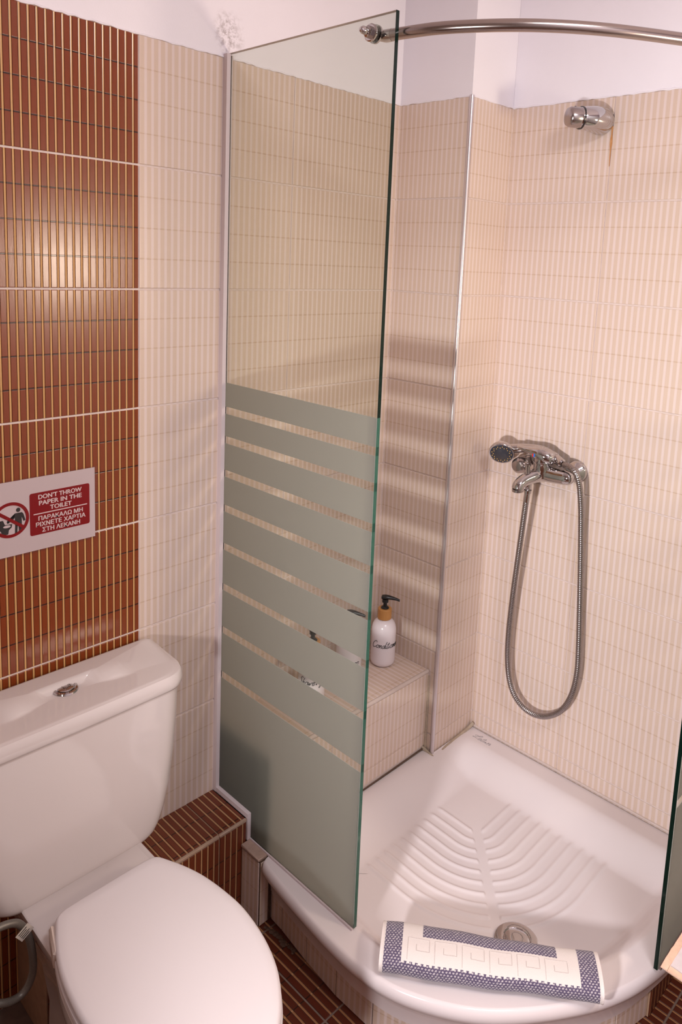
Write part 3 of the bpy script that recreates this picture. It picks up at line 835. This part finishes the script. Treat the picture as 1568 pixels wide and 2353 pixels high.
# ------------------------------------------------------------------ warning sign
SX0, SX1, SZ0, SZ1, SY = -.3125, -.1008, .9675, 1.1140, -.0022
sign = thing('warning_sign', 'laminated white and red notice about toilet paper on brown tiles', 'sign', ((SX0+SX1)/2, SY, SZ0))
build(MB().box((SX0, SY-.0006, SZ0), (SX1, SY, SZ1)), 'paper', 'paper', sign, smooth=False)
build(MB().box((SX0-.004, SY-.0030, SZ0-.003), (SX1+.004, SY-.0026, SZ1+.003)), 'laminate', 'laminate', sign, smooth=False)
Y1 = SY-.0008
def rr_poly(x0, x1, z0, z1, r, n=6):
    P = []
    for cx_, cz_, a in ((x1-r, z1-r, 0), (x0+r, z1-r, 90), (x0+r, z0+r, 180), (x1-r, z0+r, 270)):
        P += [(cx_+r*math.cos(math.radians(a+90*i/n)), cz_+r*math.sin(math.radians(a+90*i/n))) for i in range(n+1)]
    return P
build(MB().prism(rr_poly(-.2325, -.1125, .9985, 1.0830, .004), (0, Y1, 0), (1, 0, 0), (0, 0, 1), (0, -.0003, 0)), 'red_panel', 'signred', sign, smooth=False)
def ring(cx_, cz_, r0, r1, y, d, n=48):
    mb = MB()
    A = [(cx_+r*math.cos(2*math.pi*i/n), yy, cz_+r*math.sin(2*math.pi*i/n)) for (r, yy) in ((r0, y), (r1, y), (r1, y-d), (r0, y-d)) for i in range(n)]
    F = []
    for k in range(4):
        for i in range(n): F.append((k*n+i, k*n+(i+1) % n, ((k+1) % 4)*n+(i+1) % n, ((k+1) % 4)*n+i))
    return mb.add(A, F)
CXS, CZS, CR = -.2685, 1.0395, .0345
pic = MB()
def poly(pts, d=.0003): pic.prism([(CXS+a*CR, CZS+b*CR) for a, b in pts], (0, Y1, 0), (1, 0, 0), (0, 0, 1), (0, -d, 0))
poly([(.42+.115*math.cos(i*math.pi/10), .50+.125*math.sin(i*math.pi/10)) for i in range(20)])
poly([(.24,.33),(.62,.33),(.70,.22),(.80,-.15),(.70,-.20),(.60,.08),(.60,-.30),(.56,-.82),(.44,-.84),(.42,-.36),(.38,-.36),(.34,-.84),(.22,-.82),(.24,-.30),(.22,.12),(.0,-.02),(-.18,-.02),(-.18,-.10),(.02,-.12),(.18,0.02)])
poly([(-.72,.05),(-.40,.05),(-.30,-.22),(.08,-.24),(.05,-.42),(-.10,-.55),(-.14,-.78),(-.46,-.80),(-.52,-.55),(-.70,-.40)])
poly([(-.20,-.06),(-.08,-.06),(-.06,-.16),(-.18,-.17)])
build(pic, 'pictogram', 'ink', sign, smooth=False)
wh = MB(); wh.prism([(CXS+(-.20+.20*math.cos(i*math.pi/10))*CR, CZS+(-.33+.075*math.sin(i*math.pi/10))*CR) for i in range(20)], (0, Y1-.0004, 0), (1, 0, 0), (0, 0, 1), (0, -.0002, 0))
build(wh, 'bowl_opening', 'paper', sign, smooth=False)
rg = ring(CXS, CZS, CR*.83, CR, Y1-.0004, .0003)
ca, sa_ = math.cos(math.radians(-38)), math.sin(math.radians(-38))
rg.prism([(CXS+(a*ca-b*sa_)*CR, CZS+(a*sa_+b*ca)*CR) for a, b in ((-.86, -.085), (.86, -.085), (.86, .085), (-.86, .085))], (0, Y1-.0007, 0), (1, 0, 0), (0, 0, 1), (0, -.0003, 0))
build(rg, 'prohibition_ring', 'signred', sign, smooth=False)
def text_part(txt, x0, x1, zc, hcap, parent, mat, y, name='lettering'):
    cu_ = bpy.data.curves.new(name, 'FONT'); cu_.body = txt; cu_.size = 1.0; cu_.extrude = 0; cu_.resolution_u = 4
    ob = bpy.data.objects.new(name, cu_); COL.objects.link(ob)
    bpy.context.view_layer.update()
    me0 = bpy.data.meshes.new_from_object(ob.evaluated_get(bpy.context.evaluated_depsgraph_get()))
    bpy.data.objects.remove(ob)
    B = 0.034                                               # the strokes are thickened by overlapping shifted copies
    xs = [v.co.x for v in me0.vertices]; ys = [v.co.y for v in me0.vertices]
    xa, ya = min(xs)-B, min(ys)-B*.6; sx = (x1-x0)/(max(xs)+B-xa); sz = hcap/(max(ys)+B*.6-ya)
    o0 = WL[parent.name]; V = []; F = []
    for k, (dx, dz) in enumerate(((-B, 0), (B, 0), (0, B*.6), (0, -B*.6), (0, 0))):
        o_ = len(V)
        V += [(Vector((x0+(v.co.x+dx-xa)*sx, y-.0002-k*.00001+v.co.z*-.02, zc-hcap/2+(v.co.y+dz-ya)*sz))-o0)*S for v in me0.vertices]
        F += [tuple(i+o_ for i in p.vertices) for p in me0.polygons]
    me = bpy.data.meshes.new(name); me.from_pydata(V, [], F); me.materials.append(M[mat]); me.update()
    o = bpy.data.objects.new(name, me); link(o, parent, o0); return o
for txt, x0, x1, zc, hc in (("DON\u2019T THROW", -.2160, -.1290, 1.0738, .0092), ("PAPER IN THE", -.2150, -.1290, 1.0616, .0092), ("TOILET", -.1935, -.1500, 1.0494, .0092),
                        ("ΠΑΡΑΚΑΛΩ ΜΗ", -.2165, -.1270, 1.0310, .0092), ("ΡΙΧΝΕΤΕ ΧΑΡΤΙΑ", -.2215, -.1215, 1.0190, .0092), ("ΣΤΗ ΛΕΚΑΝΗ", -.2095, -.1330, 1.0070, .0092)):
    text_part(txt, x0, x1, zc, hc, sign, 'signwhite', Y1-.0004)
build(MB().box((-.2255, Y1-.0006, 1.0395), (-.1180, Y1-.0003, 1.0415)), 'divider_line', 'signwhite', sign, smooth=False)

# ------------------------------------------------------------------ pump bottles on the ledge
def bottle(x, y, word, label, face):
    t = thing('pump_bottle', label, 'bottle', (x, y, .4177), 'white pump bottles on the shower ledge')
    R = .0352; o = (x, y, .4177); up = (0, 0, 1)
    pr = [(.0, .0), (.022, .0), (.028, .0012), (.0325, .005), (.0347, .011), (R, .018), (R, .100), (.0346, .109), (.0325, .118), (.0285, .126), (.0230, .1315), (.0175, .1345), (.0150, .1365), (.0150, .141)]
    build(MB().lathe(pr, o, up, 48), 'body', 'bottle', t, angle=50)
    build(MB().lathe([(.0, .1362), (.0188, .1362), (.0196, .1372), (.0196, .1650), (.0186, .1662), (.0, .1662)], o, up, 40), 'collar', 'wood', t)
    nz_ = Vector((math.cos(face), math.sin(face), 0)); c = Vector(o)
    pm = MB().lathe([(.0, .1660), (.0118, .1662), (.0120, .1680), (.0085, .1712), (.0058, .1726), (.0050, .1860), (.0, .1862)], o, up, 24)
    pump = build(pm, 'pump', 'rubber', t)
    hd = MB().lathe([(.0, .1840), (.0090, .1840), (.0094, .1935), (.0, .1945)], o, up, 20)
    sd = Vector((-nz_.y, nz_.x, 0)); rings = []
    for k, (d, z, hw, hh) in enumerate(((-.0115, .1972, .005, .0035), (-.0095, .1985, .0080, .0055), (0, .1990, .0096, .0062), (.010, .1985, .0085, .0060), (.020, .1968, .0062, .0052), (.032, .1945, .0044, .0040), (.041, .1912, .0038, .0034))):
        cc = c+nz_*d+Vector((0, 0, z)); rings.append([cc+sd*hw*math.cos(2*math.pi*i/14)+Vector((0, 0, 1))*hh*math.sin(2*math.pi*i/14) for i in range(14)])
    hd.loft(rings)
    build(hd, 'pump_head', 'rubber', pump)
    st, wd = script_strokes(word); L = .0098*wd*2.0; mb = MB()
    a0 = L/2/R; mid = math.radians(-196)+a0
    for s_ in st:
        P = []
        for q in spline([(a, b, 0) for a, b in s_], 5):
            ang = mid-a0+(q.x/wd)*2*a0
            P.append((x+(R+.0002)*math.cos(ang), y+(R+.0002)*math.sin(ang), (.4177+.061)+q.y*.0205))
        mb.tube(P, .00075, 5)
    build(mb, 'lettering', 'ink', t)
    return t
bottle(.713, -.096, 'Conditioner', 'white conditioner pump bottle with bamboo collar standing right of the glass edge', math.radians(-52))
bottle(.573, -.096, 'Shampoo', 'middle white pump bottle on the ledge, half hidden behind the frosted glass', math.radians(-55))
bottle(.437, -.096, 'Shower gel', 'leftmost white pump bottle on the ledge, seen only through the clear strips', math.radians(-52))

# ------------------------------------------------------------------ shower mixer on the right wall
def P3(o, a, z): return Vector((XR-o, -a, z))            # o out from wall, a to the right (-y), z up
mx = thing('shower_mixer', 'chrome single lever shower mixer on the cream tiled wall', 'mixer tap', (XR-.03, -.448, 1.02))
OUTD = (-1, 0, 0)
fl_ = MB()
for a in (.513, .385):
    m2 = MB().lathe([(.030, 0.0005), (.030, .004), (.026, .011), (.019, .015), (.0165, .018), (.0165, .030)], P3(0, a, 1.032), OUTD, 36)
    build(m2, 'wall_flange', 'chrome', mx)
build(MB().lathe([(.015, .022), (.0235, .026), (.0240, .040), (.0205, .062), (.014, .070), (.0, .072)], P3(0, .372, 1.027), OUTD, 28), 'union_cap', 'chrome_dull', mx)
bar = MB(); rings = []
for a, r, zc in ((.380, .013, 1.030), (.388, .017, 1.029), (.408, .0195, 1.026), (.428, .0225, 1.023), (.446, .0235, 1.022), (.464, .0220, 1.021), (.484, .0205, 1.021), (.504, .0200, 1.022), (.518, .0180, 1.023), (.5255, .0130, 1.024), (.529, .006, 1.024)):
    rings.append([P3(.046+math.cos(2*math.pi*i/24)*r*.95, a, zc+math.sin(2*math.pi*i/24)*r) for i in range(24)])
bar.loft(rings); bar.lathe([(.015, .018), (.015, .046)], P3(0, .513, 1.031), OUTD, 24).lathe([(.015, .018), (.015, .046)], P3(0, .392, 1.031), OUTD, 24)
build(bar, 'body', 'chrome', mx, angle=50)
tw = MB(); tw.lathe([(.0225, -.012), (.0230, .005), (.0225, .026), (.0235, .028), (.0235, .031), (.0215, .032), (.0215, .040)], P3(.052, .440, 1.024), (-.12, 0, 1), 32)
build(tw, 'cartridge_housing', 'chrome', mx)
lv = MB(); rings = []
for d, z, hw, hh in ((.031, .003, .006, .009), (.026, .005, .017, .016), (.015, .007, .0235, .0205), (0, .009, .0250, .0220), (-.016, .012, .0225, .0195), (-.034, .016, .0160, .0125), (-.052, .019, .0115, .0080), (-.066, .021, .0095, .0060), (-.073, .022, .0060, .0040)):
    # lever runs along the wall to the left and slightly outward
    cc = P3(.054-d*.30, .444+d*.95, 1.060+z)
    tdir = Vector((.95, .30*-1*-1, 0)).normalized()
    rings.append([cc+tdir*hw*math.cos(2*math.pi*i/20)*(1)+Vector((0, 0, 1))*hh*math.sin(2*math.pi*i/20) for i in range(20)])
lv.loft(rings)
lev = build(lv, 'lever', 'chrome', mx, angle=60)
hot = MB()
ang = [math.pi/2+math.pi*i/10 for i in range(11)]
hot.prism([(.0042*math.cos(a), .0052*math.sin(a)) for a in ang], P3(.0795, .4275, 1.0705), (0, -1, 0), (0, 0, 1), (-.0012, 0, 0))
build(hot, 'hot_mark', 'red', lev, smooth=False)
cold = MB(); cold.prism([(.0042*math.cos(a+math.pi), .0052*math.sin(a+math.pi)) for a in ang], P3(.0795, .4275, 1.0705), (0, -1, 0), (0, 0, 1), (-.0012, 0, 0))
build(cold, 'cold_mark', 'blue', lev, smooth=False)
sp = MB(); path = spline([P3(.040, .440, 1.016), P3(.062, .434, 1.016), P3(.084, .426, 1.011), P3(.102, .418, 1.004), P3(.116, .4135, .994), P3(.120, .412, .982)], 5)
rad = [.0215-.0050*min(1, i/12) for i in range(len(path))]; rad[-1] = .0145
sp.tube(path, rad, 24)
sp.lathe([(.0115, 0), (.0115, .024), (.0095, .026)], P3(.087, .4205, 1.004), (0, 0, -1), 20)
build(sp, 'spout', 'chrome', mx, angle=60)
build(MB().lathe([(.0142, 0), (.0142, .007), (.011, .008), (.0, .008)], P3(.1205, .4118, .9835), (.05, 0, -1), 24), 'aerator', 'chrome_dull', mx)
dv = MB().lathe([(.0065, 0), (.0055, .010), (.0055, .022), (.0085, .0235), (.0085, .0275), (.0, .0285)], P3(.092, .4215, 1.020), (-.1, 0, 1), 20)
build(dv, 'diverter_knob', 'chrome', mx)
cr_ = MB(); cr_.lathe([(.008, 0), (.008, .020), (.0, .022)], P3(.052, .402, 1.040), (-.15, .1, .5), 16)
build(cr_, 'handset_cradle', 'chrome_dull', mx)
# hand shower lying in the cradle behind the lever, with its hose
hsn = thing('hand_shower', 'chrome hand shower with dark spray face resting on the mixer', 'hand shower', (XR-.06, -.40, 1.03))
HC = P3(.072, .3245, 1.0535); HN = Vector((-.76, -.40, -.47)).normalized()
hh_ = MB().lathe([(.0, -.030), (.013, -.0295), (.024, -.024), (.0315, -.013), (.0352, -.003), (.0352, .001), (.0335, .003), (.0315, .0025)], HC, HN, 44)
hpath = spline([HC-HN*.012, P3(.050, .350, 1.068), P3(.036, .385, 1.074), P3(.028, .425, 1.075), P3(.036, .458, 1.0695)], 6)
hh_.tube(hpath, [.016-.004*min(1, i/8) for i in range(len(hpath))], 18)
build(hh_, 'handle', 'chrome', hsn, angle=50)
face = build(MB().lathe([(.0, .0005), (.0318, .0005), (.0318, .0024), (.0285, .0036), (.0185, .0040), (.0175, .0048), (.0, .0052)], HC, HN, 40), 'spray_face', 'dark', hsn)
t1 = HN.orthogonal().normalized(); t2 = HN.cross(t1)
nm = MB()
for k in range(26):
    a = 2*math.pi*k/26; r = .0262 if k % 2 else .0222
    nm.lathe([(.0011, .003), (.0010, .0058), (.0, .0062)], HC+(t1*math.cos(a)+t2*math.sin(a))*r, HN, 7)
build(nm, 'spray_nozzle', 'nozzle', face)
nm = MB()
for k in range(3):
    for q in range(5):
        a = 2*math.pi*k/3+.5; b = 2*math.pi*q/5
        nm.lathe([(.0007, .0048), (.0, .0060)], HC+(t1*math.cos(a)+t2*math.sin(a))*.0095+(t1*math.cos(b)+t2*math.sin(b))*.0025, HN, 6)
build(nm, 'centre_nozzle', 'chrome_dull', face)
nutp = MB(); a_, b_ = P3(.036, .456, 1.0700), P3(.052, .5010, 1.0560); dd = (b_-a_).normalized()
nutp.lathe([(.0120, 0), (.0132, .003), (.0132, .014), (.0118, .0155), (.0118, .018), (.0128, .0195), (.0120, .042), (.0085, .046)], a_, dd, 24)
build(nutp, 'hose_nut', 'chrome', hsn)
HP = [(0.5008,1.0564,0.052),(0.5164,1.0575,0.058),(0.5336,1.0532,0.064),(0.5466,1.0417,0.066),(0.5527,1.0244,0.063),(0.5555,0.9988,0.057),(0.5580,0.9518,0.049),(0.5598,0.9048,0.044),(0.5652,0.7993,0.038),(0.5726,0.6819,0.036),(0.5789,0.5875,0.036),(0.5817,0.5095,0.037),(0.5731,0.4442,0.038),(0.5504,0.3902,0.039),(0.5134,0.3539,0.040),(0.4748,0.3385,0.041),(0.4376,0.3422,0.042),(0.4057,0.3664,0.044),(0.3862,0.4087,0.046),(0.3765,0.4711,0.048),(0.3767,0.5508,0.052),(0.3855,0.6592,0.060),(0.3969,0.7658,0.068),(0.4078,0.8572,0.076),(0.4161,0.9215,0.083),(0.4196,0.9494,0.086)]
pp = spline([P3(o, a, z) for a, z, o in HP], 40)
# constant-step resample for the ribbed hose
step = .0017; outp = [pp[0]]; acc = 0
for a, b in zip(pp, pp[1:]):
    L = (b-a).length; t = step-acc
    while t <= L: outp.append(a.lerp(b, t/L)); t += step
    acc = (acc+L) % step
rr = [(.0080 if i % 3 else .0066) for i in range(len(outp))]
build(MB().tube(outp, rr, 12), 'metal_hose', 'steel_hose', hsn, angle=80)
build(MB().lathe([(.0085, 0), (.0085, .024), (.0105, .026), (.0105, .034), (.0, .035)], outp[-1]-Vector((0, 0, .004)), (outp[-1]-outp[-8]).normalized(), 20), 'hose_end', 'chrome', hsn)

# bracket high on the wall
br = thing('shower_bracket', 'round chrome shower bracket high on the tiled wall', 'bracket', (XR, -.50, 1.905))
bh = MB()
bp = spline([P3(.0005, .497, 1.918), P3(.02, .501, 1.918), P3(.045, .497, 1.918), P3(.062, .487, 1.918), P3(.072, .477, 1.918)], 5)
brd = [.032, .0325, .033, .033, .033, .033, .0325, .032, .0315, .031, .0305, .030, .0292, .0285, .028, .0275, .027, .0265, .026, .0255, .025]
bh.tube(bp, brd[:len(bp)], 32)
build(bh, 'holder_body', 'chrome', br, angle=60)
axh = (P3(.110, .452, 1.918)-P3(.066, .482, 1.918)).normalized()
build(MB().lathe([(.0240, .002), (.0272, .004), (.0272, .0075), (.0245, .0085)], P3(.066, .482, 1.918), axh, 32), 'joint_ring', 'rubber', br)
build(MB().lathe([(.0245, .008), (.0248, .012), (.0238, .034), (.0205, .040), (.012, .0425), (.0, .043)], P3(.066, .482, 1.918), axh, 32), 'swivel_cup', 'chrome_dull', br, angle=50)
build(MB().lathe([(.006, 0), (.006, .004), (0, .0045)], P3(.080, .464, 1.940), (-.3, .2, .9), 14), 'lock_screw', 'rubber', br)

# ------------------------------------------------------------------ folded bath mat on the rim
mat_ = thing('bath_mat', 'folded blue and white bath mat with key pattern on the tray rim', 'bath mat', (.335, -.745, ZR))
A0 = Vector((.2120, -.5720, 0)); A1 = Vector((.4620, -.9080, 0)); AX = (A1-A0).normalized(); PERP = Vector((-AX.y, AX.x, 0))   # towards the tray
if PERP.x < 0: PERP = -PERP
ML = (A1-A0).length; HALF, HT = .049, .0235
def cross(th, sag):
    # rounded, slightly flattened roll: th = angle, 0 at front edge, going up and over
    c = -math.cos(th); s2 = math.sin(th)
    return HALF*math.copysign(abs(c)**.82, c), HT*(1+math.copysign(abs(s2)**.80, s2))
NA, NL = 56, 70; per = []
for i in range(NA+1):
    per.append(cross(-.75+i/NA*2*math.pi, 0))
arc = [0]
for a, b in zip(per, per[1:]): arc.append(arc[-1]+math.hypot(b[0]-a[0], b[1]-a[1]))
def mat_pt(ul, i, off=0):
    a, z = per[i]
    k = ul/ML; w_ = .0012*math.sin(k*9+1)+.0010*math.sin(k*21)
    flare = 1+.05*math.sin(k*5+.5)
    p = A0+AX*ul+PERP*(a*flare+w_)
    zz = ZR+.0012+z*(1+.05*math.sin(k*7))+.0015*(1 if z > HT else 0)*math.sin(k*3.1)*(z/HT-1)
    return Vector((p.x, p.y, zz))
mb = MB(); uvl = []
rings = []
for j in range(NL+1):
    ul = ML*j/NL; rings.append([mat_pt(ul, i) for i in range(NA+1)]); uvl += [(.44*j/NL, arc[i]) for i in range(NA+1)]
mb.loft(rings, False, False, False); mb.f = [f[::-1] for f in mb.f]; mb.uv = uvl
build(mb, 'terry_cloth', 'terry', mat_, angle=80)
for j in (0, NL):
    em_ = MB(); rr0 = rings[j]; sg = -1 if j == 0 else 1
    cen = sum((Vector(p) for p in rr0[:-1]), Vector())/NA
    rws = []
    for d, k in ((0, 1.0), (.0022, 1.015), (.0042, 1.0), (.0048, .93), (.0030, .86), (.0010, .80)):
        rws.append([cen+(Vector(p)-cen)*k+AX*sg*d for p in rr0[:-1]])
    em_.loft(rws, False, False, True)
    # spiral of the folded layers inside the end
    sp_ = []
    for i in range(70):
        q = i/69; idx = int((q*2.2 % 1)*NA); sp_.append(cen+(Vector(rr0[idx])-cen)*(.80-.62*q)+AX*sg*.002)
    em_.tube(sp_, .0030, 6)
    em_.loft([[cen+(Vector(p)-cen)*.84+AX*sg*.0005 for p in rr0[:-1]], [cen+(Vector(p)-cen)*.02+AX*sg*.0005 for p in rr0[:-1]]], False, True, True)
    build(em_, 'bound_edge', 'terry_white', mat_)
# pressed Greek key lines in the white band
def surf(u, v):
    # u along (0..ML), v arc length
    for i in range(NA):
        if arc[i+1] >= v: t = (v-arc[i])/(arc[i+1]-arc[i]); return mat_pt(u, i).lerp(mat_pt(u, i+1), t)
    return mat_pt(u, NA)
km = MB(); nk = 6; w0 = .052/.44*ML; w1 = ML-w0; cw = (w1-w0)/nk
for k in range(nk):
    u0 = w0+k*cw
    for pts in ([(0, .043), (0, .084), (.80, .084), (.80, .060), (.32, .060), (.32, .072)],):
        P = []
        for (a, v), (b, v2) in zip(pts, pts[1:]):
            for q in range(6): P.append(surf(u0+(a+(b-a)*q/6)*cw, v+(v2-v)*q/6))
        P.append(surf(u0+pts[-1][0]*cw, pts[-1][1]))
        km.tube(P, .0007, 5)
build(km, 'key_pattern', 'key', mat_)

# ------------------------------------------------------------------ cloth covered stool at the right edge
st_ = thing('low_stool', 'low stool under a white cloth with peach hem, cut by the right picture edge', 'stool', (.62, -1.16, 0))
bx0, bxx, by0, byy, bz = .475, .775, -1.0165, -1.3165, .298
build(MB().bbox((bx0+.006, byy+.006, bz-.012), (bxx-.006, by0-.006, bz-.0025), .003), 'seat', 'bench_trim', st_)
for x in (bx0+.075, bxx-.075):
    for y in (by0-.075, byy+.075): build(MB().lathe([(.009, 0), (.012, .28), (.012, bz-.012)], (x, y, 0), (0, 0, 1), 16), 'leg', 'bench_trim', st_)
def flat(x0, y0, x1, y1, z, amp=.0006, t=.0016, n=26):
    mb = MB(); nx = max(3, int((x1-x0)/.012)); ny = max(3, int((y1-y0)/.012)); top = []
    for k, zz in ((0, z), (1, z-t)):
        for i in range(nx+1):
            for j in range(ny+1):
                x = x0+(x1-x0)*i/nx; y = y0+(y1-y0)*j/ny
                mb.v.append((x, y, zz+amp*(math.sin(x*310+y*90)+math.sin(y*260-x*70))*(1-k)))
    N = (nx+1)*(ny+1)
    for i in range(nx):
        for j in range(ny):
            a = i*(ny+1)+j; mb.f.append((a, a+ny+1, a+ny+2, a+1)); mb.f.append((N+a, N+a+1, N+a+ny+2, N+a+ny+1))
    rim = [i*(ny+1) for i in range(nx+1)]+[nx*(ny+1)+j for j in range(1, ny+1)]+[i*(ny+1)+ny for i in range(nx-1, -1, -1)]+[j for j in range(ny-1, 0, -1)]
    for a, b in zip(rim, rim[1:]+rim[:1]): mb.f.append((a, N+a, N+b, b))
    mb.m = [0]*len(mb.f); return mb
cloth = build(flat(bx0+.010, byy+.010, bxx-.010, by0-.010, bz), 'cover_cloth', 'liner', st_, angle=70)
for (x0, y0, x1, y1, am) in ((bx0, by0-.012, bxx, by0, .0011), (bx0, byy, bxx, byy+.012, .0011), (bx0, byy+.0125, bx0+.012, by0-.0125, .0004), (bxx-.012, byy+.0125, bxx, by0-.0125, .0004)):
    build(flat(x0, y0, x1, y1, bz+.0012, am, .003), 'peach_hem', 'hem', cloth, angle=70)
